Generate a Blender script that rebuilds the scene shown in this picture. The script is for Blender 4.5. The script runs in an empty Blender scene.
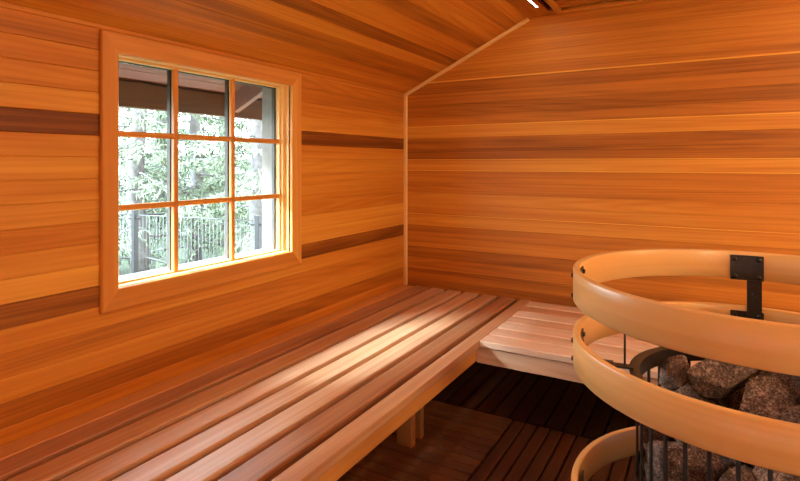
import bpy, bmesh, math, random
from mathutils import Vector, Matrix, noise
S = bpy.context.scene
COL = S.collection
PI = math.pi
GLOBE = 215
SUN = 60.0
# ------------------------------------------------------------------ helpers
def empty(name, loc=(0, 0, 0), rz=0.0):
    o = bpy.data.objects.new(name, None)
    o.empty_display_size = .1
    o.location = loc; o.rotation_euler = (0, 0, rz)
    COL.objects.link(o)
    return o
def tag(o, label=None, cat=None, group=None, kind=None):
    if label: o['label'] = label
    if cat: o['category'] = cat
    if group: o['group'] = group
    if kind: o['kind'] = kind
    return o
class MB:
    """collects boards, boxes, tubes and revolved profiles into ONE mesh with a grain coordinate and a tone per board"""
    def __init__(self, seed=0):
        self.v = []; self.f = []; self.g = []; self.t = []; self.sm = []
        self.r = random.Random(seed)
    def seed(self):
        return Vector((self.r.uniform(0, 60), self.r.uniform(0, 60), self.r.uniform(0, 60)))
    def board(self, o, a, b, n, L, W, T, ch=.002, tone=None, sk0=0.0, sk1=0.0, offs=None):
        """board from corner o; a = grain direction, b = width, n = thickness (face) direction"""
        o, a, b, n = Vector(o), Vector(a).normalized(), Vector(b).normalized(), Vector(n).normalized()
        tone = self.r.uniform(.3, .7) if tone is None else tone
        s = self.seed() if offs is None else offs
        c = ch
        if c < .005: pr = [(c, 0), (W - c, 0), (W, c), (W, T - c), (W - c, T), (c, T), (0, T - c), (0, c)]
        else:
            pr = []
            for cx, cn, q in ((W - c, c, -1), (W - c, T - c, 0), (c, T - c, 1), (c, c, 2)):
                for h_ in range(4):
                    th = q * PI / 2 + h_ * PI / 6
                    pr.append((cx + c * math.cos(th), cn + c * math.sin(th)))
        i0 = len(self.v)
        for k, (l0, sk) in enumerate(((0.0, sk0), (L, sk1))):
            for (pb, pn) in pr:
                al = l0 + sk * pb
                self.v.append(o + a * al + b * pb + n * pn)
                self.g.append(Vector((al, pb, pn)) + s); self.t.append(tone)
        flip = a.cross(b).dot(n) < 0
        m = len(pr)
        fs = [[i0 + j, i0 + (j + 1) % m, i0 + m + (j + 1) % m, i0 + m + j] for j in range(m)]
        fs += [[i0 + j for j in range(m)][::-1], [i0 + m + j for j in range(m)]]
        for q in fs:
            self.f.append(q[::-1] if not flip else q); self.sm.append(False)
    def box(self, lo, hi, ax=0, ch=.002, tone=None):
        lo, hi = Vector(lo), Vector(hi); d = hi - lo
        e = [Vector((1, 0, 0)), Vector((0, 1, 0)), Vector((0, 0, 1))]
        b, n = (ax + 1) % 3, (ax + 2) % 3
        self.board(lo, e[ax], e[b], e[n], d[ax], d[b], d[n], ch, tone)
    def tube(self, pts, rad, seg=8, tone=.5, smooth=True, cap=True):
        pts = [Vector(p) for p in pts]
        rad = rad if isinstance(rad, (list, tuple)) else [rad] * len(pts)
        s = self.seed(); i0 = len(self.v); al = 0.0
        up = Vector((0, 0, 1))
        for i, p in enumerate(pts):
            d = (pts[min(i + 1, len(pts) - 1)] - pts[max(i - 1, 0)]).normalized()
            x = d.cross(up if abs(d.z) < .95 else Vector((1, 0, 0))).normalized(); y = d.cross(x).normalized()
            if i: al += (p - pts[i - 1]).length
            for k in range(seg):
                th = 2 * PI * k / seg
                self.v.append(p + (x * math.cos(th) + y * math.sin(th)) * rad[i])
                self.g.append(Vector((al, math.cos(th) * rad[i], math.sin(th) * rad[i])) + s); self.t.append(tone)
        for i in range(len(pts) - 1):
            for k in range(seg):
                a, b = i0 + i * seg + k, i0 + i * seg + (k + 1) % seg
                self.f.append([a, b, b + seg, a + seg]); self.sm.append(smooth)
        if cap:
            self.f.append([i0 + k for k in range(seg)][::-1]); self.sm.append(False)
            e = i0 + (len(pts) - 1) * seg
            self.f.append([e + k for k in range(seg)]); self.sm.append(False)
    def revolve(self, prof, c=(0, 0, 0), seg=128, tone=.5, closed=True, smooth=True, gR=None):
        """prof: list of (r, z) going round the section"""
        s = self.seed(); i0 = len(self.v); m = len(prof); c = Vector(c)
        R = gR or max(p[0] for p in prof)
        for k in range(seg):
            th = 2 * PI * k / seg
            for (r, z) in prof:
                self.v.append(c + Vector((r * math.cos(th), r * math.sin(th), z)))
                # grain runs round the ring; mirrored halfway so that it closes
                self.g.append(Vector((abs(th - PI) * R, z, r)) + s); self.t.append(tone)
        jr = range(m) if closed else range(m - 1)
        for k in range(seg):
            for j in jr:
                a = i0 + k * m + j; b = i0 + k * m + (j + 1) % m
                a2 = i0 + ((k + 1) % seg) * m + j; b2 = i0 + ((k + 1) % seg) * m + (j + 1) % m
                self.f.append([a, a2, b2, b]); self.sm.append(smooth)
    def build(self, name, mat, parent=None, fixn=False):
        me = bpy.data.meshes.new(name)
        me.from_pydata([tuple(v) for v in self.v], [], self.f)
        at = me.attributes.new('gc', 'FLOAT_VECTOR', 'POINT')
        at.data.foreach_set('vector', [c for g in self.g for c in g])
        at = me.attributes.new('tone', 'FLOAT', 'POINT')
        at.data.foreach_set('value', self.t)
        me.polygons.foreach_set('use_smooth', self.sm)
        me.materials.append(mat)
        if fixn:
            bm = bmesh.new(); bm.from_mesh(me); bmesh.ops.recalc_face_normals(bm, faces=bm.faces); bm.to_mesh(me); bm.free()
        me.update()
        o = bpy.data.objects.new(name, me)
        COL.objects.link(o)
        if parent: o.parent = parent
        return o
# ------------------------------------------------------------------ materials
def newmat(name):
    m = bpy.data.materials.new(name); m.use_nodes = True
    nt = m.node_tree; nt.nodes.clear()
    out = nt.nodes.new('ShaderNodeOutputMaterial')
    return m, nt, out
def N(nt, typ, **kw):
    n = nt.nodes.new(typ)
    for k, v in kw.items():
        if k.startswith('i_'): n.inputs[int(k[2:])].default_value = v
        else: setattr(n, k, v)
    return n
def mth(nt, op, a, b=None, c=None, clamp=False):
    n = nt.nodes.new('ShaderNodeMath'); n.operation = op; n.use_clamp = clamp
    for i, x in enumerate((a, b, c)):
        if x is None: continue
        if isinstance(x, (int, float)): n.inputs[i].default_value = x
        else: nt.links.new(x, n.inputs[i])
    return n.outputs[0]
def wood(name, cols, rough=.45, ring=.22, med=.55, fine=.35, coat=0.0, rs=30.0, spec=.4, bump=.12, across=7.0):
    """cols: dark, mid, light linear colours of the wood"""
    m, nt, out = newmat(name); L = nt.links.new
    bs = N(nt, 'ShaderNodeBsdfPrincipled'); L(bs.outputs[0], out.inputs[0])
    gc = N(nt, 'ShaderNodeAttribute', attribute_name='gc'); tn = N(nt, 'ShaderNodeAttribute', attribute_name='tone')
    def sc(x, y, z):
        n = N(nt, 'ShaderNodeVectorMath', operation='MULTIPLY'); n.inputs[1].default_value = (x, y, z)
        L(gc.outputs['Vector'], n.inputs[0]); return n.outputs[0]
    def nz(vec, scale, detail, rough_=.55):
        n = N(nt, 'ShaderNodeTexNoise'); n.inputs['Scale'].default_value = scale
        n.inputs['Detail'].default_value = detail; n.inputs['Roughness'].default_value = rough_
        L(vec, n.inputs['Vector']); return n.outputs['Fac']
    n_med = nz(sc(.22, across, across), 2.0, 4)
    n_fine = nz(sc(1.6, 110, 110), 1.6, 3, .65)
    n_str = nz(sc(.16, 26, 26), 2.2, 4, .6)
    n_ring = nz(sc(.22, 5.5, 5.5), 1.0, 1)
    rings = mth(nt, 'SINE', mth(nt, 'MULTIPLY', n_ring, rs * 2.2))
    rings = mth(nt, 'MULTIPLY', mth(nt, 'POWER', mth(nt, 'ABSOLUTE', rings), 2.5), -1)
    fac = mth(nt, 'MULTIPLY_ADD', mth(nt, 'SUBTRACT', n_med, .5), med * 1.6, tn.outputs['Fac'])
    fac = mth(nt, 'MULTIPLY_ADD', mth(nt, 'SUBTRACT', n_str, .5), fine * 1.5, fac)
    fac = mth(nt, 'MULTIPLY_ADD', mth(nt, 'SUBTRACT', n_fine, .5), fine * .7, fac)
    fac = mth(nt, 'MULTIPLY_ADD', mth(nt, 'ADD', rings, .4), ring * .5, fac, clamp=True)
    rp = N(nt, 'ShaderNodeValToRGB'); e = rp.color_ramp.elements
    e[0].position = 0.05; e[0].color = (*cols[0], 1); e[1].position = .95; e[1].color = (*cols[2], 1)
    q = e.new(.5); q.color = (*cols[1], 1)
    L(fac, rp.inputs[0]); L(rp.outputs[0], bs.inputs['Base Color'])
    r = mth(nt, 'MULTIPLY_ADD', n_str, .16, rough - .08); L(r, bs.inputs['Roughness'])
    bs.inputs['Specular IOR Level'].default_value = spec
    if coat:
        bs.inputs['Coat Weight'].default_value = coat; bs.inputs['Coat Roughness'].default_value = .22
    if bump:
        b = N(nt, 'ShaderNodeBump'); b.inputs['Strength'].default_value = bump; b.inputs['Distance'].default_value = .002
        L(n_fine, b.inputs['Height']); L(b.outputs[0], bs.inputs['Normal'])
    return m
def plain(name, col, rough=.5, metal=0.0, vary=.0, scale=20.0, bump=0.0, spec=.5):
    m, nt, out = newmat(name); L = nt.links.new
    bs = N(nt, 'ShaderNodeBsdfPrincipled'); L(bs.outputs[0], out.inputs[0])
    bs.inputs['Roughness'].default_value = rough; bs.inputs['Metallic'].default_value = metal
    bs.inputs['Specular IOR Level'].default_value = spec
    tc = N(nt, 'ShaderNodeTexCoord'); nz = N(nt, 'ShaderNodeTexNoise')
    nz.inputs['Scale'].default_value = scale; nz.inputs['Detail'].default_value = 5
    L(tc.outputs['Object'], nz.inputs['Vector'])
    rp = N(nt, 'ShaderNodeValToRGB'); e = rp.color_ramp.elements
    e[0].position = .3; e[1].position = .7
    e[0].color = (*[c * (1 - vary) for c in col], 1); e[1].color = (*[min(1, c * (1 + vary)) for c in col], 1)
    L(nz.outputs['Fac'], rp.inputs[0]); L(rp.outputs[0], bs.inputs['Base Color'])
    if bump:
        b = N(nt, 'ShaderNodeBump'); b.inputs['Strength'].default_value = bump; b.inputs['Distance'].default_value = .004
        L(nz.outputs['Fac'], b.inputs['Height']); L(b.outputs[0], bs.inputs['Normal'])
    return m
M = {}
M['cedar'] = wood('cedar', [(.15, .040, .004), (.54, .185, .018), (.80, .39, .055)], rough=.50, ring=.16, med=.42, fine=.24, spec=.3)
M['trim'] = wood('cedar_trim', [(.42, .14, .016), (.62, .24, .035), (.82, .43, .10)], rough=.45, ring=.18, med=.3)
M['pale'] = wood('pale_trim', [(.55, .24, .05), (.74, .41, .115), (.86, .56, .21)], rough=.45, ring=.15, med=.3)
M['slat'] = wood('bench_cedar', [(.28, .095, .035), (.57, .29, .135), (.80, .58, .40)], rough=.36, ring=.18, spec=.5, med=.4)
M['fascia'] = wood('bench_fascia', [(.36, .12, .022), (.57, .22, .045), (.68, .31, .085)], rough=.45, ring=.25, med=.3)
M['leg'] = wood('bench_leg_wood', [(.14, .045, .010), (.27, .095, .022), (.38, .15, .038)], rough=.5, ring=.2, med=.3)
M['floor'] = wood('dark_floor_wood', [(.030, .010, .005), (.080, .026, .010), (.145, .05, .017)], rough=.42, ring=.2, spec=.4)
M['maple'] = wood('bentwood_maple', [(.56, .25, .065), (.76, .41, .13), (.86, .56, .24)], rough=.32, ring=.16, med=.35, fine=.22, rs=26, spec=.5, coat=.15, across=5.0)
M['iron'] = plain('black_iron', (.026, .020, .017), rough=.42, metal=.35, vary=.35, scale=60, bump=.1)
M['bolt'] = plain('dark_bolt', (.05, .042, .038), rough=.3, metal=.8, vary=.3, scale=50)
M['exwood'] = wood('eave_boards', [(.035, .019, .009), (.062, .034, .017), (.085, .048, .025)], rough=.6, ring=.15)
M['soffit'] = wood('eave_deck', [(.07, .032, .021), (.11, .052, .036), (.14, .07, .05)], rough=.6, ring=.1)
M['spacer'] = plain('window_spacer', (.02, .018, .017), rough=.5, vary=.2)
M['rod'] = plain('fence_rod_steel', (.03, .034, .034), rough=.5, metal=.2, vary=.2)
M['fence'] = plain('fence_steel', (.004, .0045, .005), rough=.5, metal=.3, vary=.2)
M['ground'] = plain('pale_grass_ground', (.032, .043, .022), rough=.9, vary=.45, scale=1.6, bump=.3)
M['bark'] = plain('grey_bark', (.075, .07, .068), rough=.9, vary=.4, scale=14, bump=.8)
M['needle'] = plain('spruce_needles', (.075, .105, .055), rough=.7, vary=.45, scale=1.8)
M['outpaint'] = plain('outer_jamb_paint', (.15, .14, .125), rough=.6, vary=.15)
M['siding'] = plain('outer_siding', (.25, .14, .08), rough=.8, vary=.2)
def stone_mat():
    m, nt, out = newmat('sauna_stone'); L = nt.links.new
    bs = N(nt, 'ShaderNodeBsdfPrincipled'); L(bs.outputs[0], out.inputs[0])
    bs.inputs['Roughness'].default_value = .8; bs.inputs['Specular IOR Level'].default_value = .35
    tc = N(nt, 'ShaderNodeTexCoord'); oi = N(nt, 'ShaderNodeObjectInfo')
    add = N(nt, 'ShaderNodeVectorMath', operation='MULTIPLY_ADD')
    L(tc.outputs['Object'], add.inputs[0]); add.inputs[1].default_value = (1, 1, 1)
    cmb = N(nt, 'ShaderNodeCombineXYZ')
    for i in range(3): L(mth(nt, 'MULTIPLY', oi.outputs['Random'], 17.3 + i * 9), cmb.inputs[i])
    L(cmb.outputs[0], add.inputs[2])
    def nz(s, d, r=.6):
        n = N(nt, 'ShaderNodeTexNoise'); n.inputs['Scale'].default_value = s; n.inputs['Detail'].default_value = d
        n.inputs['Roughness'].default_value = r; L(add.outputs[0], n.inputs['Vector']); return n.outputs['Fac']
    a, b, c = nz(14, 4), nz(190, 3, .7), nz(55, 5, .7)
    f = mth(nt, 'MULTIPLY_ADD', mth(nt, 'SUBTRACT', b, .5), 1.6, a)
    f = mth(nt, 'MULTIPLY_ADD', mth(nt, 'SUBTRACT', c, .5), .6, f)
    f = mth(nt, 'MULTIPLY_ADD', mth(nt, 'SUBTRACT', oi.outputs['Random'], .5), .3, f, clamp=True)
    rp = N(nt, 'ShaderNodeValToRGB'); e = rp.color_ramp.elements
    e[0].position = .2; e[0].color = (.018, .012, .009, 1); e[1].position = .95; e[1].color = (.60, .46, .35, 1)
    q = e.new(.5); q.color = (.12, .076, .052, 1); q = e.new(.68); q.color = (.23, .155, .112, 1)
    L(f, rp.inputs[0]); L(rp.outputs[0], bs.inputs['Base Color'])
    bp = N(nt, 'ShaderNodeBump'); bp.inputs['Strength'].default_value = .7; bp.inputs['Distance'].default_value = .006
    h = mth(nt, 'MULTIPLY_ADD', b, .35, c); L(h, bp.inputs['Height']); L(bp.outputs[0], bs.inputs['Normal'])
    return m
M['stone'] = stone_mat()
def glass_mat():
    m, nt, out = newmat('window_glass'); L = nt.links.new
    tr = N(nt, 'ShaderNodeBsdfTransparent'); tr.inputs[0].default_value = (.95, .97, .96, 1)
    gl = N(nt, 'ShaderNodeBsdfGlossy'); gl.inputs['Roughness'].default_value = .02
    fr = N(nt, 'ShaderNodeFresnel'); fr.inputs[0].default_value = 1.45
    geo = N(nt, 'ShaderNodeNewGeometry'); front = mth(nt, 'SUBTRACT', 1.0, geo.outputs['Backfacing'])
    mx = N(nt, 'ShaderNodeMixShader'); L(mth(nt, 'MULTIPLY', fr.outputs[0], front), mx.inputs[0]); L(tr.outputs[0], mx.inputs[1]); L(gl.outputs[0], mx.inputs[2])
    L(mx.outputs[0], out.inputs[0]); return m
M['glass'] = glass_mat()
def emit(name, col, st):
    m, nt, out = newmat(name); e = N(nt, 'ShaderNodeEmission'); e.inputs[0].default_value = (*col, 1); e.inputs[1].default_value = st
    nt.links.new(e.outputs[0], out.inputs[0]); return m
M['led'] = emit('led_diffuser', (1, .93, .82), 12.0)

# ------------------------------------------------------------------ room: x along the back wall, y towards it
XL, XR, YF, YB = -2.06, 1.90, -1.25, 3.66
ZE, ZF = 1.952, 2.416            # eave and flat ceiling heights
XA, XC = -1.081, .92             # where the slopes meet the flat ceiling
P = .0836                        # cladding pitch
EX, EY, EZ = Vector((1, 0, 0)), Vector((0, 1, 0)), Vector((0, 0, 1))
WY0, WY1, WZ0, WZ1 = 1.245, 2.318, .905, 1.852     # window opening in the left wall
ZTOP = 1.41 + .441
# tones of the boards, counted downward from ZTOP (k = 0)
TL = {-3:.5,-2:.52,-1:.46, 0:.50, 1:.62, 2:.66, 3:.10, 4:.62, 5:.70, 6:.66, 7:.60, 8:.56, 9:.72, 10:.76, 11:.16, 12:.62, 13:.55, 14:.60, 15:.36, 16:.6}
TB = {-7:.45,-6:.52,-5:.5,-4:.55,-3:.48,-2:.34,-1:.42, 0:.28, 1:.42, 2:.66, 3:.36, 4:.30, 5:.66, 6:.52, 7:.46, 8:.62, 9:.64, 10:.60, 11:.46, 12:.58, 13:.40, 14:.44, 15:.36, 16:.34}
def wall_left():
    mb = MB(11)
    for k in range(-2, 23):
        z1 = ZTOP - k * P; z0 = z1 - P
        if z0 > ZE + .03: continue
        tone = TL.get(k, .5) + mb.r.uniform(-.03, .03)
        segs = [(YF, YB, z0, z1)]
        if z1 > WZ0 and z0 < WZ1:
            segs = [(YF, WY0, z0, z1), (WY1, YB, z0, z1)]
            if z1 > WZ1: segs.append((WY0, WY1, WZ1, z1))
            if z0 < WZ0: segs.append((WY0, WY1, z0, WZ0))
        s = mb.seed()
        for (y0, y1, a, b) in segs:
            if a < 0: a = 0
            if b - a < .006: continue
            mb.board((XL, y0, a), EY, EZ, -EX, y1 - y0, b - a, .02, .003, tone, offs=s + Vector((y0, 0, 0)))
    X2 = XL - .019
    for lo, hi in (((-2.24, YF, -.1), (X2, WY0, 2.15)), ((-2.24, WY1, -.1), (X2, YB + .1, 2.15)),
                   ((-2.24, WY0, -.1), (X2, WY1, WZ0)), ((-2.24, WY0, WZ1), (X2, WY1, 2.15))):
        mb.box(lo, hi, 1, .0, .5)
    return tag(mb.build('wall_left', M['cedar']), kind='structure')
wall_left()
def slope_x(z):      # inner face of the roof slopes at height z
    t = max(0.0, (z - ZE) / (ZF - ZE))
    return XL + t * (XA - XL), XR - t * (XR - XC)
def wall_back():
    mb = MB(12)
    for k in range(-8, 23):
        z1 = ZTOP - k * P; z0 = max(z1 - P, 0)
        if z0 >= ZF: continue
        z1 = min(z1, ZF)
        if z1 - z0 < .01: continue
        a0, b0 = slope_x(z0); a1, b1 = slope_x(z1)
        tone = TB.get(k, .5) + mb.r.uniform(-.03, .03)
        k0, k1 = (a1 - a0) / (z1 - z0), (b1 - b0) / (z1 - z0)
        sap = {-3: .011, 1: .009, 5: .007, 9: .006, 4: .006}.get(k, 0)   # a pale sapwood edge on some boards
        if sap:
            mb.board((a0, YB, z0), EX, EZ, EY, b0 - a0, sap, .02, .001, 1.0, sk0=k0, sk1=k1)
            a0 += k0 * sap; b0 += k1 * sap; z0 += sap
        mb.board((a0, YB, z0), EX, EZ, EY, b0 - a0, z1 - z0, .02, .0022, tone, sk0=k0, sk1=k1)
    mb.box((XL - .17, YB + .019, -.1), (XR + .17, YB + .2, 2.6), 0, 0, .5)
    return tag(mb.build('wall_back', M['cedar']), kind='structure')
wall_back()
def ceiling():
    mb = MB(13)
    sl = math.hypot(XA - XL, ZF - ZE); d = Vector((XA - XL, 0, ZF - ZE)).normalized(); n = Vector((-d.z, 0, d.x))
    tones = {0:.62, 1:.52, 2:.38, 3:.34, 4:.6, 5:.22, 6:.5, 7:.56, 8:.3, 9:.55, 10:.5, 11:.42, 12:.55}
    k = 0; q = 0.0
    while q < sl - .01:
        w = min(P, sl - q)
        mb.board(Vector((XL, YF, ZE)) + d * q, EY, d, n, YB - YF, w, .02, .0022, tones.get(k, .5))
        d2 = Vector((-d.x, 0, d.z))
        mb.board(Vector((XR, YF, ZE)) + d2 * q, EY, d2, Vector((d.z, 0, d.x)), YB - YF, w, .02, .0022)
        q += P; k += 1
    x = XA
    while x < XC - .01:
        w = min(P, XC - x)
        # the recessed panel beside the far wall leaves a hole in the flat ceiling
        if x + w > PX0 and x < PX1: segs = [(YF, PY0), (PY1, YB)]
        else: segs = [(YF, YB)]
        for y0, y1 in segs: mb.board((x, y0, ZF), EY, EX, EZ, y1 - y0, w, .02, .0022, mb.r.uniform(.36, .5))
        x += P
    # boards of the shallow recess and a closed backing
    y = PY0
    while y < PY1 - .01:
        w = min(.11, PY1 - y); mb.board((PX0, y, ZF + .010), EX, EY, EZ, PX1 - PX0, w - .012, .02, .002, .4); y += .11
    mb.box((XA - .3, YF, ZF + .08), (XC + .3, YB + .1, ZF + .14), 1, 0, .3)
    for sx, X0, X1 in ((1, XL, XA), (-1, XR, XC)):
        dd = Vector((X1 - X0, 0, ZF - ZE)).normalized(); nn = Vector((-dd.z * sx, 0, abs(dd.x)))
        mb.board(Vector((X0, YF, ZE)) + nn * .0205 - dd * .15, EY, dd, nn, YB - YF + .1, sl + .16, .09, 0, .3)
    return tag(mb.build('ceiling', M['cedar']), kind='structure')
PX0, PX1, PY0, PY1 = XA + 3 * P, XA + 13 * P, 2.95, 3.56
ceiling()
def plain_wall(name, seed, axis, at, lo, hi, face, hole=None):
    mb = MB(seed); z = 0.0
    while z < 2.45:
        z1 = z + P
        segs = [(lo, hi)]
        if hole and z < hole[2]: segs = [(lo, hole[0]), (hole[1], hi)]
        for a, b in segs:
            if axis == 0:
                if face < 0: o_ = (a, at, z); nn = -EY
                else: o_ = (a, at, z); nn = EY
                mb.board(o_, EX, EZ, nn, b - a, P, .02, .0022)
            else: mb.board((at, a, z), EY, EZ, EX * face, b - a, P, .02, .0022)
        z = z1
    return tag(mb.build(name, M['cedar']), kind='structure')
plain_wall('wall_right', 14, 1, XR, YF, YB, 1)
DX0, DX1, DZ = .05, 1.15, 2.05
plain_wall('wall_front', 15, 0, YF, XL, XR, -1, (DX0, DX1, DZ))
# floor under the duckboards
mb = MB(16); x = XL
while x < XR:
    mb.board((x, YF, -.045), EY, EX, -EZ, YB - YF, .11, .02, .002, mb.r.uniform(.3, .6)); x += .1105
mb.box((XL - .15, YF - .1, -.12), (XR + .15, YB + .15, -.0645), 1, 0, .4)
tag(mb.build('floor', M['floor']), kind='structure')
# trims: upright strip in the corner, sloping strip under the roof slope, frame of the ceiling recess
mb = MB(17); mb.box((XL, YB - .024, .46), (XL + .026, YB, ZE - .004), 2, .003, 1.0)
tag(mb.build('trim_1', M['pale']), kind='structure')
mb = MB(18); d = Vector((XA - XL, 0, ZF - ZE)); n = Vector((d.z, 0, -d.x)).normalized()
mb.board(Vector((XL + .006, YB - .024, ZE)), d, n, EY, d.length - .004, .024, .024, .003, .9)
tag(mb.build('trim_2', M['pale']), kind='structure')
mb = MB(19); t = .03
mb.box((PX0 - t, PY0 - t, ZF - .022), (PX0, PY1 + t, ZF + .009), 1, .002, .55)
mb.box((PX1, PY0 - t, ZF - .022), (PX1 + t, PY1 + t, ZF + .009), 1, .002, .55)
mb.box((PX0, PY0 - t, ZF - .022), (PX1, PY0, ZF + .009), 0, .002, .5)
mb.box((PX0, PY1, ZF - .022), (PX1, PY1 + t, ZF + .009), 0, .002, .5)
tag(mb.build('trim_3', M['cedar']), kind='structure')
# ------------------------------------------------------------------ window
def window():
    w = tag(empty('window_1', (XL, (WY0 + WY1) / 2, WZ0)), kind='structure')
    bx = Vector(w.location)
    def B(mb, name, mat):
        o = mb.build(name, mat); o.parent = w; o.location = -bx; return o
    # casing: four mitred boards standing proud of the cladding
    cy0, cy1, cz0, cz1 = 1.225, 2.404, .822, 1.930; ci0, ci1, zi0, zi1 = 1.294, 2.322, .908, 1.849
    T = .022; X0 = XL
    mb = MB(21)
    wl = ci0 - cy0; wr = cy1 - ci1; wb = zi0 - cz0; wt = cz1 - zi1
    mb.board((X0, cy0, cz0), EZ, EY, EX, cz1 - cz0, wl, T, .004, .55, sk0=wb / wl, sk1=-wt / wl)
    mb.board((X0, cy1, cz0), EZ, -EY, EX, cz1 - cz0, wr, T, .004, .7, sk0=wb / wr, sk1=-wt / wr)
    mb.board((X0, cy0, cz0), EY, EZ, EX, cy1 - cy0, wb, T, .004, .36, sk0=wl / wb, sk1=-wr / wb)
    mb.board((X0, cy0, cz1), EY, -EZ, EX, cy1 - cy0, wt, T, .004, .5, sk0=wl / wt, sk1=-wr / wt)
    B(mb, 'casing', M['trim'])
    # jamb: four boards lining the opening, with a stepped stop
    mb = MB(22); xo, xi = -2.150, XL
    mb.box((xo, WY0, WZ0), (xi, WY0 + .018, WZ1), 2, .001, .8)
    mb.box((xo, WY1 - .004, WZ0), (xi, WY1 + .014, WZ1), 2, .001, .85)
    mb.box((xo, WY0 + .018, WZ0), (xi, WY1 - .004, WZ0 + .006), 1, .001, .9)
    mb.box((xo, WY0 + .018, WZ1 - .006), (xi, WY1 - .004, WZ1), 1, .001, .8)
    B(mb, 'jamb', M['pale'])
    mb = MB(24)
    for y0, y1 in ((WY0, WY0 + .018), (WY1 - .0045, WY1 + .0135)): mb.box((-2.262, y0, WZ0 - .002), (-2.1505, y1 , WZ1), 2, .001, .5)
    mb.box((-2.29, WY0 - .03, WZ0 - .03), (-2.1505, WY1 + .03, WZ0 - .0025), 1, .001, .5)
    B(mb, 'outer_jamb', M['outpaint'])
    # sash frame
    gy0, gy1, gz0, gz1 = 1.268, 2.283, .917, 1.838
    mb = MB(23); xs0, xs1 = -2.150, -2.100
    mb.box((xs0, gy0 - .003, gz0 - .006), (xs1, gy0 + .001, gz1 + .006), 2, .001, .8)
    mb.box((xs0, gy1, gz0 - .006), (xs1, WY1 - .004, gz1 + .008), 2, .002, .85)
    mb.box((xs0, gy1 + .012, gz0 - .006), (xs1 + .016, WY1 - .004, gz1 + .008), 2, .002, .85)
    mb.box((xs0, gy0, gz0 - .006), (xs1, gy1, gz0 + .002), 1, .001, .9)
    mb.box((xs0, gy0, gz1 - .002), (xs1, gy1, gz1 + .008), 1, .001, .8)
    B(mb, 'sash', M['pale'])
    ys = [gy0 + (gy1 - gy0) / 3 * i for i in range(4)]; zs = [gz0 + (gz1 - gz0) / 3 * i for i in range(4)]
    h = .012; k = 0
    for y in ys[1:3]:
        mb = MB(30 + k); k += 1
        mb.box((-2.122, y - h, gz0), (-2.098, y + h, gz1), 2, .004, .5); B(mb, 'muntin', M['trim'])
        mb = MB(30 + k); mb.box((-2.150, y - h, gz0), (-2.1275, y + h, gz1), 2, .001, .5); B(mb, 'glazing_spacer', M['spacer'])
    for z in zs[1:3]:
        mb = MB(30 + k); k += 1
        for j in range(3):
            mb.box((-2.122, ys[j] + (h if j else 0), z - h), (-2.098, ys[j + 1] - (h if j < 2 else 0), z + h), 1, .004, .55)
        B(mb, 'muntin', M['trim'])
        mb = MB(30 + k)
        for j in range(3):
            mb.box((-2.150, ys[j] + (h if j else 0), z - .007), (-2.1275, ys[j + 1] - (h if j < 2 else 0), z + .007), 1, .001, .5)
        B(mb, 'glazing_spacer', M['spacer'])
    mb = MB(39)
    mb.box((-2.150, gy1 - .010, gz0), (-2.1275, gy1, gz1), 2, .001, .5); mb.box((-2.150, gy0, gz0), (-2.1275, gy0 + .01, gz1), 2, .001, .5)
    mb.box((-2.150, gy0 + .01, gz1 - .006), (-2.1275, gy1 - .01, gz1), 1, .001, .5)
    B(mb, 'glazing_spacer', M['spacer'])
    for i in range(3):
        for j in range(3):
            mb = MB(40); mb.box((-2.1265, ys[i] + .001, zs[j] + .001), (-2.1235, ys[i + 1] - .001, zs[j + 1] - .001), 1, 0, .5)
            B(mb, 'pane', M['glass'])
window()
# ------------------------------------------------------------------ cedar door behind the viewer
def door():
    d = tag(empty('door_1', ((DX0 + DX1) / 2, YF, 0)), kind='structure')
    b = Vector(d.location)
    mb = MB(45)
    for lo, hi, ax in (((DX0, YF - .06, 0), (DX0 + .07, YF + .005, DZ), 2), ((DX1 - .07, YF - .06, 0), (DX1, YF + .005, DZ), 2),
                       ((DX0 + .07, YF - .06, DZ - .07), (DX1 - .07, YF + .005, DZ), 0), ((DX0 + .07, YF - .06, 0), (DX1 - .07, YF + .005, .09), 0)):
        mb.box(lo, hi, ax, .003)
    o = mb.build('door_frame', M['trim']); o.parent = d; o.location = -b
    mb = MB(46); x = DX0 + .07
    while x < DX1 - .08:
        w_ = min(.0836, DX1 - .07 - x); mb.box((x, YF - .045, .09), (x + w_, YF - .005, DZ - .07), 2, .002); x += .0836
    o = mb.build('door_panel', M['cedar']); o.parent = d; o.location = -b
    mb = MB(47); mb.tube([(DX0 + .13, YF + .045, .85), (DX0 + .13, YF + .045, 1.2)], .014, 12)
    mb.tube([(DX0 + .13, YF - .024, .9), (DX0 + .13, YF + .045, .9)], .008, 8); mb.tube([(DX0 + .13, YF - .024, 1.15), (DX0 + .13, YF + .045, 1.15)], .008, 8)
    o = mb.build('door_handle', M['trim']); o.parent = d; o.location = -b
door()
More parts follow.
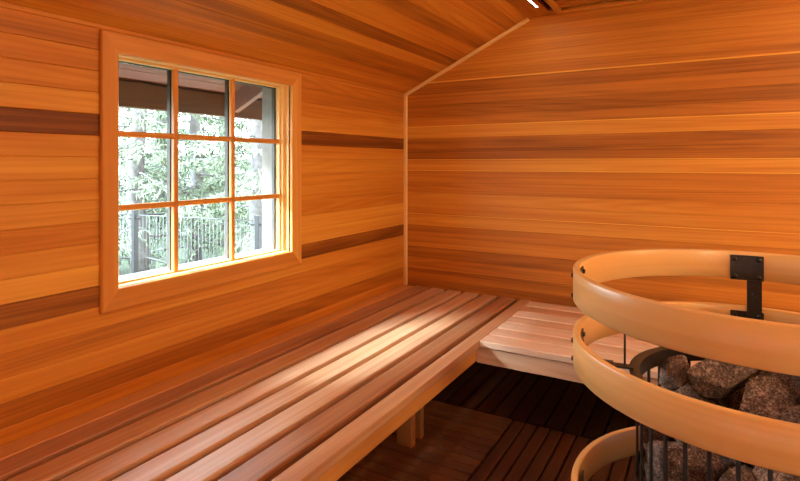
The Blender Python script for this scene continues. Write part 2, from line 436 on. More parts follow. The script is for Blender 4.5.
# ------------------------------------------------------------------ benches
ZB = .46; ST = .036
def leg_pair(root, base, x, y, ztop, along, seed):
    for k, off in enumerate((0.0, .093)):
        mb = MB(seed + k)
        if along == 'y': mb.box((x, y + off, .0), (x + .086, y + off + .04, ztop), 2, .003, .5)
        else: mb.box((x + off, y, .0), (x + off + .04, y + .086, ztop), 2, .003, .5)
        o = mb.build('leg', M['leg'], root); o.location = -base
def bench_left():
    r = empty('sauna_bench', (-1.6, 1.2, 0)); b = Vector(r.location)
    tag(r, 'long cedar slat bench running under the window along the left wall', 'bench')
    Y0, Y1 = YF + .02, YB - .003
    X0 = -1.137 + .002
    gap = .033
    mb = MB(50); mb.box((XL + .002, Y0, ZB - ST), (-1.9655, Y1 - .024, ZB), 1, .004, .95); o = mb.build('slat', M['fascia'], r); o.location = -b
    tn = [.34, .58, .62, .58, .54, .26]
    for i in range(6):
        x0 = -1.961 + i * .1373; x1 = x0 + .1373 - gap
        mb = MB(51 + i); mb.box((x0, Y0, ZB - ST), (x1, Y1, ZB), 1, .005, tn[i])
        o = mb.build('slat', M['slat'], r); o.location = -b
    mb = MB(58); mb.box((X0, Y0, ZB - .040), (-1.058, Y1, ZB), 1, .005, .42)
    o = mb.build('front_board', M['slat'], r); o.location = -b
    mb = MB(59); mb.box((-1.118, Y0, ZB - .118), (-1.080, 2.735, ZB - .0405), 1, .002, .55)
    o = mb.build('fascia', M['fascia'], r); o.location = -b
    for i, y in enumerate((-1.0, .16, 1.24, 2.387, 3.40)):
        mb = MB(60 + i); mb.box((-2.04, y, ZB - ST - .076), (-1.119, y + .04, ZB - ST - .0005), 0, .002, .45)
        o = mb.build('bearer', M['fascia'], r); o.location = -b
        leg_pair(r, b, -1.356, y - .062, ZB - ST - .04, 'y', 70 + 4 * i) if i < 4 else None
    return r
bench_left()
def bench_back():
    r = empty('sauna_bench', (.4, 3.2, 0)); b = Vector(r.location)
    tag(r, 'paler cedar slat bench along the back wall, partly behind the heater', 'bench')
    X0, X1 = -1.056, XR - .003
    y0 = 2.695; pit = (YB - .004 - y0) / 7
    tn = [.98, .80, .95, .72, .9, .58, .8]
    for i in range(7):
        mb = MB(90 + i); mb.box((X0, y0 + i * pit, ZB - ST), (X1, y0 + (i + 1) * pit - .014, ZB - .001), 0, .004, tn[i])
        o = mb.build('slat', M['slat'], r); o.location = -b
    mb = MB(98); mb.box((-1.079, y0 + .012, ZB - .126), (X1, y0 + .05, ZB - .0405), 0, .002, .6)
    o = mb.build('fascia', M['slat'], r); o.location = -b
    for i, x in enumerate((-.95, .45, 1.5)):
        mb = MB(100 + i); mb.box((x, y0 + .051, ZB - ST - .076), (x + .04, YB - .01, ZB - ST - .0005), 1, .002, .45)
        o = mb.build('bearer', M['fascia'], r); o.location = -b
        leg_pair(r, b, x - .05, y0 + .32, ZB - ST - .08, 'x', 104 + 4 * i) if i else None
bench_back()
# ------------------------------------------------------------------ duckboards on the floor
def duckboard(label, x0, x1, y0, y1, ax, tone, seed, pit=.067, gap=.009):
    r = empty('duckboard', ((x0 + x1) / 2, (y0 + y1) / 2, -.044)); b = Vector(r.location)
    tag(r, label, 'duckboard')
    lo, hi = ((y0, y1) if ax == 0 else (x0, x1)); q = lo; k = 0
    rr = random.Random(seed)
    while q < hi - .02:
        w = min(pit - gap, hi - q)
        mb = MB(seed * 100 + k); k += 1
        t = tone + rr.uniform(-.14, .14)
        if ax == 0: mb.box((x0, q, -.022), (x1, q + w, -.0006), 0, .003, t)
        else: mb.box((q, y0, -.022), (q + w, y1, -.0006), 1, .003, t)
        o = mb.build('slat', M['floor'], r); o.location = -b
        q += pit
    n = 4
    for i in range(n):
        mb = MB(seed * 100 + 80 + i); f = (i + .5) / n
        if ax == 0: x = x0 + (x1 - x0) * f; mb.box((x - .02, y0 + .004, -.0445), (x + .02, y1 - .004, -.0225), 1, .002, tone)
        else: y = y0 + (y1 - y0) * f; mb.box((x0 + .004, y - .02, -.0445), (x1 - .004, y + .02, -.0225), 0, .002, tone)
        o = mb.build('batten', M['floor'], r); o.location = -b
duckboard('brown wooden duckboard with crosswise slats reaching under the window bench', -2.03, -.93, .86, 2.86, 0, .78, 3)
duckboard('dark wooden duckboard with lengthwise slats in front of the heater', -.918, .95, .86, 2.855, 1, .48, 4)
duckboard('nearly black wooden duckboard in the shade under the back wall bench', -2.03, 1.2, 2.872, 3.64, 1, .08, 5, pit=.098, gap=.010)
# ------------------------------------------------------------------ heater
HC = Vector((.138, 1.835, 0)); YAW = math.radians(29.9)
ZR = [1.084, .884, .416]; RR = .516; RT = .021; RH = .1
HR = .352; ZH = .776
def rotz(p, a): return Vector((p.x * math.cos(a) - p.y * math.sin(a), p.x * math.sin(a) + p.y * math.cos(a), p.z))
class Rot(MB):
    """MB whose finished geometry is turned about the heater axis"""
    def turn(self, a):
        self.v = [rotz(v, a) for v in self.v]; return self
def heater():
    h = empty('sauna_heater', HC)
    tag(h, 'round sauna heater, a black iron stone cage inside three pale bentwood guard rings', 'heater')
    def part(mb, name, mat, par=h): return mb.build(name, mat, par)
    labels = ['topmost pale bentwood guard ring', 'second pale bentwood guard ring', 'lowest bentwood guard ring near the floor']
    rings = []
    for i, z in enumerate(ZR):
        c = .004; R = RR + (.006 if i == 2 else 0); r0 = R - RT
        prof = [(R - c, z - RH), (R, z - RH + c), (R, z - c), (R - c * .3, z - c * .3), (R - c, z), (r0 + c, z), (r0 + c * .3, z - c * .3), (r0, z - c), (r0, z - RH + c), (r0 + c, z - RH)]
        mb = MB(300 + i); mb.revolve(prof, seg=160, tone=.56)
        o = part(mb, 'guard_ring', M['maple']); o['label'] = labels[i]; rings.append(o)
    # iron brackets: a square plate on each ring joined by a strap, with an arm to the cage
    for ang in (61.7, 158.0, 300.0):
        a = math.radians(ang) + YAW
        ri = RR - RT
        mb = Rot(310)
        hw = .052
        def plate(zc0, zc1, x0=-.052, x1=.052, rad=ri - .0055, th=.005):
            # thin plate tangent to the ring's inner face, bent to its curve
            n = 6; i0 = len(mb.v)
            for k in range(n + 1):
                y = x0 + (x1 - x0) * k / n; fi = y / ri
                for (r_, z_) in ((ri - .0004, zc0), (ri - .0004, zc1), (ri - th, zc1), (ri - th, zc0)):
                    mb.v.append(Vector((r_ * math.cos(fi), r_ * math.sin(fi), z_))); mb.g.append(Vector((y, z_, r_))); mb.t.append(.5)
            for k in range(n):
                for j in range(4):
                    p, q = i0 + k * 4 + j, i0 + k * 4 + (j + 1) % 4
                    mb.f.append([p, q, q + 4, p + 4]); mb.sm.append(False)
            mb.f.append([i0, i0 + 1, i0 + 2, i0 + 3][::-1]); e = i0 + n * 4; mb.f.append([e, e + 1, e + 2, e + 3]); mb.sm += [False, False]
        if ang < 100: plate(ZR[0] - .103, ZR[0] - .012)
        plate(ZR[1] - .100, ZR[1] - .016)
        if ang < 100: plate(ZR[1] - .05, ZR[0] - .100, -.046, .000, th=.009)
        if ang > 100:
            mb.box((HR - .012, -.016, ZH + .001), (ri - .03, .016, ZH + .007), 0, .001, .5)
            mb.box((HR + .045, -.014, ZH + .0072), (ri - .0045, .014, ZH + .0132), 0, .001, .5)
        else:
            mb.box((HR - .012, -.016, ZH + .001), (ri - .0045, .016, ZH + .007), 0, .001, .5)
        mb.turn(a)
        bo = part(mb, 'bracket', M['iron'])
        if ang > 100:
            mb = Rot(310); plate(ZR[0] - .103, ZR[0] - .012); mb.turn(a); mb.build('fixing_plate', M['iron'], bo)
        spots = [(y, z, 1) for z0, z1 in ((ZR[0] - .103, ZR[0] - .012), (ZR[1] - .100, ZR[1] - .016)) for y in (-.038, .038) for z in (z0 + .014, z1 - .014)]
        if ang < 100: spots.append((-.023, (ZR[1] + ZR[0] - RH) / 2, 2))
        for y, z, kd in spots:
            fi = y / ri; mb = Rot(311)
            i0 = ri - (.0055 if kd == 1 else .0095)
            mb.tube([(i0 + .001, 0, z), (i0 - .002, 0, z), (i0 - .0055, 0, z), (i0 - .007, 0, z)], [.0085, .0085, .006, .002], 10)
            mb.turn(a + fi); mb.build('bolt', M['bolt'], bo)
            if kd == 1:
                mb = Rot(311); mb.tube([(RR - .001, 0, z), (RR + .004, 0, z), (RR + .006, 0, z)], [.008, .0075, .003], 10)
                mb.turn(a + fi); mb.build('nut', M['bolt'], bo)
        mb = Rot(312)
        plate(ZR[2] - .09, ZR[2] - .012); mb.box((HR - .004, -.012, ZR[2] - .055), (ri - .004, .012, ZR[2] - .049), 0, .001, .5)
        mb.turn(a); part(mb, 'lower_bracket', M['iron'])
    mb = Rot(313); mb.tube([(HR + .012, 0, ZH + .0075), (HR + .012, 0, ZH + .12)], .0032, 8); mb.turn(math.radians(156.5) + YAW)
    part(mb, 'sensor_rod', M['iron'])
    # cage
    mb = MB(314)
    mb.revolve([(HR, ZH - .004), (HR, ZH), (HR - .030, ZH), (HR - .030, ZH - .048), (HR - .026, ZH - .048), (HR - .026, ZH - .004)], seg=120, tone=.5, smooth=False)
    o = part(mb, 'top_hoop', M['iron'])
    for k in range(33):
        a = math.radians(118 + k * 360 / 33) + YAW
        mb = Rot(315); mb.box((HR - .0255, -.005, .06), (HR - .0185, .005, ZH - .0045), 2, .001, .5); mb.turn(a)
        part(mb, 'cage_bar', M['iron'])
    mb = MB(316)
    for z in (.10, .44):
        mb.revolve([(HR - .018, z), (HR - .018, z + .03), (HR - .013, z + .03), (HR - .013, z)], seg=96, tone=.5, smooth=False)
    part(mb, 'cage_hoop', M['iron'])
    mb = MB(317); mb.revolve([(.0, .100), (HR - .027, .100), (HR - .027, .115), (0, .115)], seg=64, tone=.5, closed=False, smooth=False)
    part(mb, 'base_plate', M['iron'])
    mb = MB(318); mb.revolve([(0, .116), (.180, .116), (.180, .530), (.172, .537), (0, .537)], seg=64, tone=.5, closed=False, smooth=False)
    part(mb, 'heating_core', M['iron'])
    for k in range(4):
        a = PI / 4 + k * PI / 2
        mb = MB(320 + k); x, y = .24 * math.cos(a), .24 * math.sin(a)
        mb.tube([(x, y, .0005), (x, y, .008), (x, y, .008), (x, y, .0995)], [.03, .03, .016, .016], 14, smooth=False)
        part(mb, 'foot', M['iron'])
heater()
# ------------------------------------------------------------------ stones (k, size, x, y, z, quaternion)
STONES = [
(8,1.447,0.1746,0.0167,0.8165,0.97,0.083,-0.063,-0.221),
(1,1.498,-0.0904,0.1402,0.7367,0.204,-0.306,0.906,-0.211),
(5,1.42,0.1235,-0.1298,0.7302,0.817,0.335,-0.13,-0.45),
(1,1.327,0.1681,0.1531,0.7225,0.494,0.176,-0.399,-0.752),
(9,1.3,0.2206,0.0091,0.7211,0.112,0.244,0.122,-0.956),
(1,1.156,0.0829,0.2398,0.7169,0.905,0.254,-0.337,0.047),
(3,0.808,-0.2313,0.1529,0.7083,0.466,0.103,0.744,0.467),
(7,1.325,0.0194,0.0377,0.6805,0.649,0.385,0.172,-0.633),
(1,0.899,0.1991,-0.0953,0.6714,0.356,-0.008,0.858,0.369),
(2,1.008,0.0302,-0.2585,0.6612,0.383,-0.698,0.592,-0.129),
(9,0.85,-0.0264,0.148,0.6612,0.051,-0.133,-0.989,0.051),
(4,0.964,-0.0107,-0.1371,0.6565,0.225,0.409,-0.802,0.374),
(0,0.886,-0.1891,0.0677,0.6475,0.495,0.121,-0.432,0.744),
(4,1.236,-0.0345,0.2579,0.6404,0.401,-0.754,0.463,0.24),
(8,0.747,0.0865,0.2721,0.64,0.898,0.398,-0.179,0.056),
(0,0.92,0.2819,0.0227,0.6312,0.702,-0.407,0.523,-0.261),
(5,0.786,0.2542,-0.0809,0.6252,0.939,0.32,-0.073,0.107),
(1,0.957,0.1063,-0.2109,0.6199,0.043,-0.273,-0.96,0.031),
(6,1.063,0.0967,0.1112,0.6184,0.535,-0.227,0.143,0.801),
(6,0.84,-0.2655,0.0672,0.6155,0.492,0.347,-0.704,0.378),
(9,0.732,-0.1764,-0.086,0.6131,0.096,0.026,0.719,0.688),
(2,0.971,0.2391,0.1419,0.611,0.332,0.414,0.686,0.498),
(9,1.001,0.1296,-0.007,0.6081,0.948,-0.16,-0.192,-0.198),
(0,0.865,-0.0883,0.0459,0.6076,0.312,-0.27,0.72,0.558),
(8,1.094,-0.1847,0.1256,0.6023,0.339,-0.888,0.308,-0.045),
(4,0.896,-0.2678,-0.0176,0.6018,0.108,-0.089,0.827,-0.544),
(2,1.018,-0.0632,-0.0824,0.6018,0.839,0.112,0.524,-0.095),
(4,0.966,-0.0453,-0.2652,0.5923,0.258,0.043,-0.589,0.764),
(8,0.925,-0.1545,-0.0298,0.5879,0.581,-0.783,0.077,-0.208),
(5,0.899,-0.1082,0.2393,0.5857,0.1,-0.807,-0.466,0.35),
(4,1.05,-0.0486,0.1303,0.5837,0.978,-0.208,0.012,-0.021),
(1,1.114,0.1942,-0.1646,0.5822,0.326,0.219,0.48,0.784),
(7,0.924,0.0791,-0.0771,0.5807,0.888,-0.446,0.054,-0.101),
(6,0.85,-0.0083,0.0092,0.5771,0.089,0.345,-0.921,-0.157),
(5,0.876,0.186,0.0833,0.5716,0.146,-0.518,-0.724,0.431),
(2,0.921,0.0169,-0.1713,0.5713,0.016,-0.467,0.884,-0.009),
(5,1.024,-0.198,-0.1492,0.5697,0.533,0.842,0.073,-0.047),
(5,1.09,0.0775,0.2176,0.5429,0.586,-0.754,-0.099,-0.279),
(1,1.022,-0.1949,0.1688,0.5427,0.27,0.125,0.349,-0.889),
(6,1.108,0.108,-0.247,0.5367,0.818,0.466,0.311,0.128),
(5,0.927,0.249,-0.047,0.5309,0.077,0.328,-0.234,0.912),
(9,1.103,-0.2484,0.0203,0.5174,0.628,0.073,-0.003,-0.774),
(7,0.885,0.1921,0.215,0.5063,0.513,0.688,-0.003,-0.513),
(4,0.864,-0.1042,0.2022,0.4974,0.042,0.981,0.096,0.162),
(9,0.786,-0.0133,0.267,0.4941,0.158,-0.447,0.864,-0.17),
(5,1.081,-0.1166,-0.2326,0.4877,0.049,0.408,0.277,-0.869),
(6,0.793,0.1074,0.267,0.4843,0.576,-0.787,0.221,-0.005),
(0,0.802,-0.0088,-0.2674,0.4832,0.248,-0.589,0.707,0.302),
(4,1.003,-0.2254,-0.0921,0.4765,0.835,-0.225,0.342,-0.366),
(6,0.84,0.2591,0.1236,0.4729,0.605,0.0,0.642,0.47),
(0,0.901,-0.1914,0.2134,0.4647,0.686,0.595,0.418,0.029),
(0,0.914,0.2421,0.01,0.4639,0.927,0.374,0.021,0.014),
(8,0.768,-0.2006,-0.1866,0.4547,0.605,-0.425,-0.608,-0.288),
(3,0.777,-0.2073,0.1142,0.4454,0.765,-0.4,0.343,0.369),
(4,1.095,0.0775,-0.2441,0.4399,0.693,0.296,-0.371,-0.543),
(9,0.849,0.2544,-0.0947,0.4368,0.32,-0.911,-0.26,0.014),
(1,0.742,-0.2339,0.0393,0.4251,0.161,-0.421,-0.885,0.116),
(7,0.898,0.2021,-0.1606,0.415,0.568,0.602,-0.545,0.136),
(6,0.788,0.058,0.2648,0.4135,0.586,-0.207,0.006,0.783),
(8,0.9,-0.0214,-0.2472,0.41,0.566,-0.653,-0.397,0.308),
(5,0.821,0.2343,0.0728,0.4093,0.056,0.051,0.887,-0.455),
(3,0.859,-0.0974,0.2315,0.4078,0.564,0.189,-0.796,-0.113),
(1,0.917,0.1575,0.1735,0.4071,0.247,0.29,0.737,0.558),
(5,1.015,-0.2701,-0.043,0.3908,0.56,0.342,0.542,0.525),
(7,0.972,-0.0208,0.2597,0.3803,0.663,0.281,-0.693,0.035),
(0,1.045,0.2473,-0.0022,0.3793,0.683,-0.255,-0.362,-0.58),
(8,0.871,0.1976,0.2107,0.3779,0.811,0.432,-0.389,-0.07),
(9,0.945,0.1581,-0.2312,0.3726,0.436,0.052,0.684,-0.583),
(6,1.053,-0.236,0.1106,0.3693,0.018,0.428,-0.887,-0.173),
(1,0.771,-0.0924,-0.213,0.3636,0.72,-0.505,-0.413,-0.237),
(5,0.774,0.0956,0.251,0.3528,0.971,-0.012,0.183,-0.152),
(9,1.091,-0.1978,-0.1689,0.3483,0.198,0.768,-0.493,0.358),
(1,0.812,0.0459,-0.2834,0.3466,0.497,-0.854,-0.013,0.153),
(6,0.825,0.2615,-0.1027,0.3448,0.874,-0.042,-0.007,0.484),
(1,0.766,0.1991,-0.0728,0.3443,0.189,0.666,-0.322,0.646),
(5,1.084,-0.1657,0.2166,0.324,0.356,0.612,-0.41,0.574),
(1,0.768,0.255,0.0901,0.3147,0.406,-0.687,-0.048,0.601),
(8,0.739,0.2102,-0.1757,0.3121,0.025,0.342,0.884,-0.319),
(8,0.871,-0.0505,-0.2689,0.3119,0.195,0.55,0.259,-0.77),
(4,0.725,-0.0634,0.2133,0.3087,0.271,0.523,0.767,-0.255),
(1,0.865,0.2121,0.1329,0.2976,0.302,0.329,-0.606,-0.659),
(8,0.798,0.1385,0.165,0.2863,0.214,-0.26,-0.583,0.74),
(4,0.738,0.276,0.0304,0.2842,0.414,-0.513,-0.154,-0.736),
(0,1.001,-0.1538,-0.2013,0.2824,0.225,-0.157,0.755,0.595),
(3,0.934,-0.2336,0.0989,0.2774,0.102,0.129,-0.969,-0.183),
(2,0.728,0.2457,-0.1311,0.2765,0.787,0.495,-0.268,-0.252),
(8,0.775,0.0709,0.2622,0.276,0.02,0.87,-0.244,0.428),
(4,1.059,-0.2505,-0.011,0.2737,0.856,0.45,-0.253,-0.035),
(2,0.972,0.0005,0.2474,0.2611,0.552,-0.475,0.527,-0.439),
(0,1.081,0.1562,-0.2045,0.2583,0.828,0.418,0.368,0.062),
(8,0.995,0.0337,-0.248,0.2581,0.226,-0.195,-0.031,-0.954),
(0,0.92,-0.2429,-0.0984,0.2402,0.189,0.582,0.735,-0.293),
(7,1.047,0.2568,-0.0475,0.2363,0.466,-0.209,-0.601,0.616),
(3,0.897,0.1704,0.2193,0.2291,0.727,0.591,-0.321,-0.135),
(1,0.825,0.252,0.1152,0.2186,0.25,0.416,0.866,-0.117),
(7,0.834,-0.0888,0.2725,0.217,0.628,0.355,-0.597,0.351),
(1,1.048,-0.1139,-0.2234,0.2152,0.834,-0.299,-0.162,-0.435),
(3,0.765,0.2315,-0.1369,0.1884,0.513,0.513,-0.67,-0.157),
(7,1.059,0.0599,0.2515,0.1833,0.33,0.839,-0.432,-0.003),
(2,0.817,-0.1885,-0.1575,0.1819,0.692,-0.402,-0.58,0.153),
(1,1.119,-0.2129,0.1505,0.1783,0.674,-0.712,-0.198,-0.0),
(6,0.858,0.0126,-0.2845,0.1776,0.468,0.415,-0.643,0.443),
(3,0.884,0.1069,-0.2339,0.1739,0.006,0.17,0.843,0.51),
(2,0.799,-0.1417,0.2222,0.1716,0.666,-0.737,0.069,-0.095),
(4,0.923,-0.2412,-0.0222,0.1692,0.544,0.838,-0.03,0.027),
(5,0.839,0.2501,0.0586,0.1682,0.233,-0.232,0.31,-0.892),
(8,0.777,0.149,-0.1678,0.162,0.847,0.495,-0.079,0.18),
(9,0.834,-0.0963,-0.2672,0.1589,0.048,-0.208,-0.649,0.73),
(1,0.813,0.2584,-0.0423,0.1558,0.093,-0.862,0.489,0.098),
(9,0.744,-0.0465,0.2105,0.155,0.118,0.057,0.679,-0.722),
(9,0.73,-0.2414,-0.1377,0.1544,0.454,-0.285,0.618,-0.575),
(0,0.951,0.164,0.1785,0.1536,0.746,0.042,0.061,0.662),
(6,0.723,-0.2343,0.0702,0.1536,0.756,0.65,0.039,-0.057)
]
def stone_mesh(seed, sub=4):
    r = random.Random(9100 + seed)
    bm = bmesh.new()
    bmesh.ops.create_icosphere(bm, subdivisions=sub, radius=1.0)
    sc = Vector((1.0, r.uniform(.66, .86), r.uniform(.48, .66)))
    planes = []
    for i in range(12):
        if i < 6:
            n = Vector([(1, 0, 0), (-1, 0, 0), (0, 1, 0), (0, -1, 0), (0, 0, 1), (0, 0, -1)][i]) + Vector((r.gauss(0, 1), r.gauss(0, 1), r.gauss(0, 1))) * .26
            planes.append((n.normalized(), r.uniform(.50, .66)))
        else:
            planes.append((Vector((r.gauss(0, 1), r.gauss(0, 1), r.gauss(0, 1))).normalized(), r.uniform(.60, .80)))
    off = Vector((r.uniform(-9, 9), r.uniform(-9, 9), r.uniform(-9, 9)))
    for v in bm.verts:
        p = v.co.copy()
        for n, d in planes:
            t = p.dot(n) - d
            if t > 0: p -= n * t
        nn = noise.noise(p * 1.7 + off) * .06 + noise.noise(p * 4.5 + off) * .04 + noise.noise(p * 11 + off) * .025
        p *= 1 + nn
        v.co = Vector((p.x * sc.x, p.y * sc.y, p.z * sc.z)) * .108
    for f in bm.faces: f.smooth = True
    me = bpy.data.meshes.new('sauna_stone'); bm.to_mesh(me); bm.free()
    me.materials.append(M['stone'])
    return me
SM = [stone_mesh(i) for i in range(10)]
SLAB = {}
SLAB.update({
    1: 'broad brown stone atop the heap, in the middle of the gap between upper guard rings',
    7: 'large upright brown stone atop the heap, right of the broad middle stone',
    6: 'rounded upright stone at the left end of the heap, touching the black hoop',
    12: 'small stone wedged under the rounded left end stone, just above the second guard ring',
    5: 'dark stone behind the large upright stone, at the right edge of the picture',
    2: 'stone at the right picture edge, resting just above the second guard ring',
    10: 'shadowed stone in the dark gap between the two biggest top stones',
    29: 'shaded stone below the broad middle stone, just showing over the second guard ring',
    36: 'biggest stone behind the cage bars, below the second guard ring on the left',
    9: 'stone behind the cage bars at the bottom right of the picture',
    27: 'stone behind the cage bars at the bottom edge, right of the biggest lower stone',
    26: 'small stone between the biggest lower stone and the second guard ring, behind bars',
    25: 'dark stone behind the leftmost cage bars, directly below the second guard ring',
    48: 'stone behind the leftmost cage bars at the bottom edge of the picture',
})
for i, (k, s, x, y, z, qw, qx, qy, qz) in enumerate(STONES):
    o = bpy.data.objects.new('sauna_stone', SM[k]); COL.objects.link(o)
    o.location = HC + Vector((x, y, z)); o.scale = (s * .985,) * 3
    o.rotation_mode = 'QUATERNION'; o.rotation_quaternion = (qw, qx, qy, qz)
    lab = SLAB.get(i, 'sauna stone buried in the cage or barely showing between its neighbours')
    tag(o, lab, 'stone', 'sauna stones in the heater cage')
# ------------------------------------------------------------------ ceiling lights
def led(name, x, y0, y1, label):
    r = empty(name, (x, y1, ZF)); b = Vector(r.location)
    tag(r, label, 'light', 'linear ceiling lights')
    mb = MB(400)
    w = .0065
    mb.box((x - w - .002, y0 - .003, ZF - .006), (x - w, y1 + .003, ZF - .0003), 1, 0, .5)
    mb.box((x + w, y0 - .003, ZF - .006), (x + w + .002, y1 + .003, ZF - .0003), 1, 0, .5)
    mb.box((x - w, y1, ZF - .006), (x + w, y1 + .003, ZF - .0003), 1, 0, .5)
    o = mb.build('housing', M['trim'], r); o.location = -b
    mb = MB(401); mb.box((x - w, y0, ZF - .005), (x + w, y1, ZF - .0005), 1, 0, .5)
    o = mb.build('diffuser', M['led'], r); o.location = -b
    L = bpy.data.lights.new('ceiling_lamp', 'AREA'); L.shape = 'RECTANGLE'; L.size = .03; L.size_y = y1 - y0
    L.energy = LAMP; L.color = (1, .86, .68)
    lo = bpy.data.objects.new('ceiling_lamp', L); COL.objects.link(lo); lo.parent = r
    lo.location = Vector((x, (y0 + y1) / 2, ZF - .008)) - b
LAMP = 5
led('ceiling_light', -.950, .2, 3.42, 'slim bright linear light let into the flat ceiling near the roof slope')
led('ceiling_light', .78, .2, 3.45, 'slim linear light on the flat ceiling on the right, outside the picture')
# opal globes on the right wall, unseen, added to light the room warmly
M['fill'] = emit('fill_glow', (1, .78, .47), GLOBE)
def globe(x, y, z, d, label):
    r = empty('fill_globe', (x, y, z)); tag(r, label, 'lamp', 'opal globes added for light')
    mb = Rot(420); pr = [(0, 0), (.06, 0), (.06, .02), (.03, .03), (.03, .06), (0, .06)]
    mb.revolve(pr, seg=32, closed=False, smooth=False)
    q = Vector((0, 0, 1)).rotation_difference(Vector(d)).to_matrix(); mb.v = [q @ v for v in mb.v]
    mb.build('mount', M['trim'], r)
    mb = MB(421); n = 12
    mb.revolve([(.09 * math.sin(PI * i / n), .09 * -math.cos(PI * i / n)) for i in range(n + 1)], c=Vector(d) * .14, seg=24, closed=False)
    mb.build('globe', M['fill'], r)
globe(XR - .001, 2.05, 1.70, (-1, 0, 0), 'round opal lamp on the right wall above the back bench end, unseen, added for light')
globe(XR - .001, -.45, 1.70, (-1, 0, 0), 'round opal lamp on the right wall nearer the door, unseen, added for light')
# ------------------------------------------------------------------ outside: eave, fence, trees, ground
mb = MB(500)
dk = Vector((1, 0, .473)).normalized(); nk = Vector((-dk.z, 0, dk.x))
q = 0.0
while q < .78:
    mb.board(Vector((-2.636, -2.5, 1.820)) + dk * q, EY, dk, nk, 7.5, .135, .03, .002); q += .1352
tag(mb.build('trim_4', M['soffit']), kind='structure')
mb = MB(501); mb.box((-2.616, -2.5, 1.697), (-2.578, 5.0, 1.828), 1, .003, .45)
tag(mb.build('trim_5', M['exwood']), kind='structure')
for i, y in enumerate((-1.18, .02, 1.21, 2.41, 3.61)):
    mb = MB(502 + i)
    mb.board(Vector((-2.577, y - .02, 1.848 - .120)), dk, EY, nk, .36, .040, .108, .002, .6)
    tag(mb.build('trim_%d' % (6 + i), M['soffit']), kind='structure')
mb = MB(510)
n = 40
GZ = -.45
def gz(x, y): return GZ + max(0, (-x - 9)) * .10 + noise.noise(Vector((x * .3, y * .3, 0))) * .15
i0 = 0
for i in range(n + 1):
    for j in range(n + 1):
        x = -34 + 31.5 * i / n; y = -16 + 48 * j / n
        mb.v.append(Vector((x, y, gz(x, y)))); mb.g.append(Vector((x, y, 0))); mb.t.append(.5)
for i in range(n):
    for j in range(n):
        a = i * (n + 1) + j; mb.f.append([a, a + n + 1, a + n + 2, a + 1]); mb.sm.append(True)
tag(mb.build('ground', M['ground']), 'pale grassy ground sloping up outside the window', 'ground', kind='structure')
def cam2w(u, depth):
    a = (u - 400) / 535.0
    c, s = math.cos(YAW), math.sin(YAW)
    return Vector((c * a * depth - s * depth, s * a * depth + c * depth, 0))
def fence():
    r = empty('fence', (-5.3, 4.28, GZ)); b = Vector(r.location)
    tag(r, 'dark metal fence of thin upright rods seen through the lower window panes', 'fence')
    p1, p2 = Vector((-6.22, 4.154, 0)), Vector((-4.37, 4.41, 0)); d = p2 - p1
    top = .82
    ks = (-2, -1, 0, 1)
    for k in ks:
        p = p1 + d * k
        mb = MB(520 + k); g0 = gz(p.x, p.y) - .02
        mb.board(Vector((p.x - .03, p.y - .03, g0)), EZ, EX, EY, top - g0, .06, .06, .004, .5)
        o = mb.build('post', M['fence'], r); o.location = -b
        mb = MB(524 + k); e = d.normalized()
        mb.tube([p + e * -.10 + EZ * (top - .10), p + e * .10 + EZ * (top - .10)], .012, 8); o = mb.build('rail_bracket', M['fence'], r); o.location = -b
    for k in (-2, -1, 0):
        mb = MB(530 + k); m = 34
        for j in range(m):
            p = p1 + d * (k + (j + .5) / m)
            mb.tube([p + EZ * (gz(p.x, p.y) + .05), p + EZ * (top - .06)], .0024, 5)
        a_, b_ = p1 + d * k, p1 + d * (k + 1)
        mb.tube([a_ + EZ * (top - .06), b_ + EZ * (top - .06)], .006, 6)
        mb.tube([a_ + EZ * (gz(a_.x, a_.y) + .12), b_ + EZ * (gz(b_.x, b_.y) + .12)], .008, 6)
        o = mb.build('rod_panel', M['rod'], r); o.location = -b
fence()
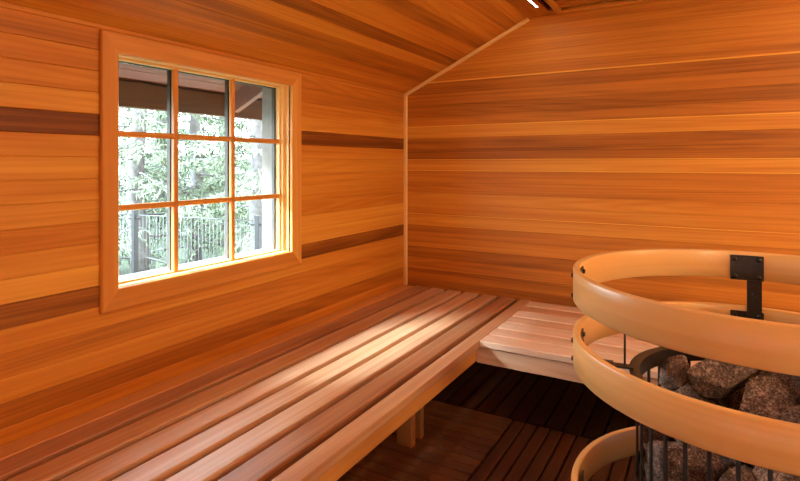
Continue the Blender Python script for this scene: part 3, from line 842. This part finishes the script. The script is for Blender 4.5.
def tree_parts(seed, H, R, z0):
    r = random.Random(seed)
    tb = MB(seed); fb = MB(seed + 1)
    pts = []; n = 12
    for i in range(n + 1):
        t = i / n; pts.append(Vector((r.uniform(-.04, .04), r.uniform(-.04, .04), H * t - .15)))
    tb.tube(pts, [.15 * (1 - .93 * i / n) + .01 for i in range(n + 1)], 12)
    def needle(p, d, L, w):
        # a small solid needle spray: thin three-sided spindle bent down a little
        x = d.cross(EZ); x = x.normalized() if x.length > .05 else EX
        y = x.cross(d).normalized()
        i0 = len(fb.v)
        for q in (p, p + d * L * .45 + x * w, p + d * L * .45 - x * w, p + d * L * .45 + y * w * .8, p + d * L - EZ * L * .18):
            fb.v.append(q); fb.g.append(q); fb.t.append(.5)
        for t_ in ((0, 1, 3), (0, 3, 2), (0, 2, 1), (1, 4, 3), (3, 4, 2), (2, 4, 1)):
            fb.f.append([i0 + q for q in t_]); fb.sm.append(False)
    nb = 62
    for i in range(nb):
        t = z0 + (1 - z0) * (i + r.random()) / nb
        if t > .97: continue
        L = R * (1 - t) ** .8 * r.uniform(.7, 1.1) + .12
        az = i * 2.4 + r.uniform(-.4, .4)
        d = Vector((math.cos(az), math.sin(az), 0)); base = Vector((0, 0, H * t - .15))
        ctl = []; m = 6
        for j in range(m + 1):
            s = j / m
            ctl.append(base + d * L * s + EZ * L * (.10 * s - .42 * s * s + .16 * s ** 3) + Vector((r.uniform(-1, 1), r.uniform(-1, 1), 0)) * .03 * s)
        tb.tube(ctl, [.020 * (1 - .85 * j / m) * (1 - t * .5) for j in range(m + 1)], 5)
        side = d.cross(EZ)
        nt_ = int(7 + L * 8)
        for k in range(nt_):
            s = .16 + .84 * (k + r.random()) / nt_
            jj = min(int(s * m), m - 1); f = s * m - jj
            p = ctl[jj].lerp(ctl[jj + 1], f)
            sg = 1 if k % 2 else -1
            TL_ = L * .34 * (1.05 - s) + .12
            td = (d * .6 + side * sg * r.uniform(.5, 1.0) + EZ * r.uniform(-.55, .05)).normalized()
            e = p + td * TL_ + EZ * -.12 * TL_
            tb.tube([p, p.lerp(e, .5) + EZ * .02, e], [.006, .004, .002], 3, cap=False)
            nn = int(5 + TL_ * 26)
            for q in range(nn):
                a = (q + r.random()) / nn
                if r.random() < .25: continue
                pp = p.lerp(e, a)
                nd = (td * .7 + Vector((r.gauss(0, 1), r.gauss(0, 1), r.gauss(-.25, .6))) * .6).normalized()
                needle(pp, nd, r.uniform(.07, .15), r.uniform(.008, .018))
    return tb, fb
def make_tree(seed, H, R, z0, loc, rz, label):
    t = empty('spruce_tree', loc, rz)
    tag(t, label, 'tree', 'spruces outside the window')
    tb, fb = tree_parts(seed, H, R, z0)
    tb.build('trunk', M['bark'], t); fb.build('foliage', M['needle'], t)
    return t
def copy_tree(src, loc, rz, sc, label):
    t = src.copy(); COL.objects.link(t); t.location = loc; t.rotation_euler = (0, 0, rz); t.scale = (sc,) * 3; t['label'] = label
    for ch in src.children:
        c = ch.copy(); COL.objects.link(c); c.parent = t
    return t
def at(u, dep):
    p = cam2w(u, dep); p.z = gz(p.x, p.y); return p
#TREES#
t1 = make_tree(610, 7.5, 1.9, .10, at(258, 8.6), 0.3, 'spruce with a pale grey trunk seen through the right column of window panes')
t2 = make_tree(640, 6.5, 1.8, .05, at(196, 10.2), 1.3, 'green spruce seen through the middle column of window panes')
t3 = copy_tree(t2, at(138, 9.0), 3.9, 1.08, 'green spruce seen through the left column of window panes')
t4 = copy_tree(t1, at(226, 13.0), 2.2, 1.15, 'more distant spruce behind the others, between the two window muntins')
t5 = copy_tree(t2, at(163, 13.5), 5.0, 1.3, 'distant spruce behind the fence post at the left window column')
t6 = copy_tree(t1, at(98, 11.5), 1.0, 1.1, 'spruce mostly hidden by the left window casing')
t7 = copy_tree(t2, at(285, 12.5), 0.6, 1.1, 'spruce half hidden behind the right window jamb')
# ------------------------------------------------------------------ sky, camera, colour
W = bpy.data.worlds.new('sky'); S.world = W; W.use_nodes = True
nt = W.node_tree; nt.nodes.clear()
o = nt.nodes.new('ShaderNodeOutputWorld'); bg = nt.nodes.new('ShaderNodeBackground')
bg.inputs[0].default_value = (.84, .93, 1.0, 1); bg.inputs[1].default_value = 17.0
nt.links.new(bg.outputs[0], o.inputs[0])
SL = bpy.data.lights.new('hazy_sun', 'SUN'); SL.energy = SUN; SL.angle = math.radians(27); SL.color = (.66, .84, 1.0)
so = bpy.data.objects.new('hazy_sun', SL); COL.objects.link(so)
so.rotation_euler = Vector((.68, .76, -.84)).to_track_quat('-Z', 'Y').to_euler()
def portal(name, loc, rot, sx, sy):
    L = bpy.data.lights.new(name, 'AREA'); L.shape = 'RECTANGLE'; L.size = sx; L.size_y = sy
    L.cycles.is_portal = True
    lo = bpy.data.objects.new(name, L); COL.objects.link(lo); lo.location = loc; lo.rotation_euler = rot
portal('window_daylight', (-2.25, (WY0 + WY1) / 2, (WZ0 + WZ1) / 2), (0, -PI / 2, 0), .95, 1.07)
cd = bpy.data.cameras.new('camera'); cam = bpy.data.objects.new('camera', cd); COL.objects.link(cam)
cam.location = (0, 0, 1.41); cam.rotation_euler = (PI / 2, 0, YAW)
cd.sensor_width = 36; cd.lens = 535 / 800 * 36; cd.shift_y = -77.5 / 800; cd.clip_start = .02
S.camera = cam
S.cycles.use_denoising = True
S.cycles.max_bounces = 10; S.cycles.diffuse_bounces = 6; S.cycles.transparent_max_bounces = 16
S.cycles.sample_clamp_indirect = 6
S.view_settings.view_transform = 'Standard'; S.view_settings.look = 'None'
S.view_settings.exposure = 0.32; S.view_settings.gamma = 1.0; S.view_settings.use_curve_mapping = False
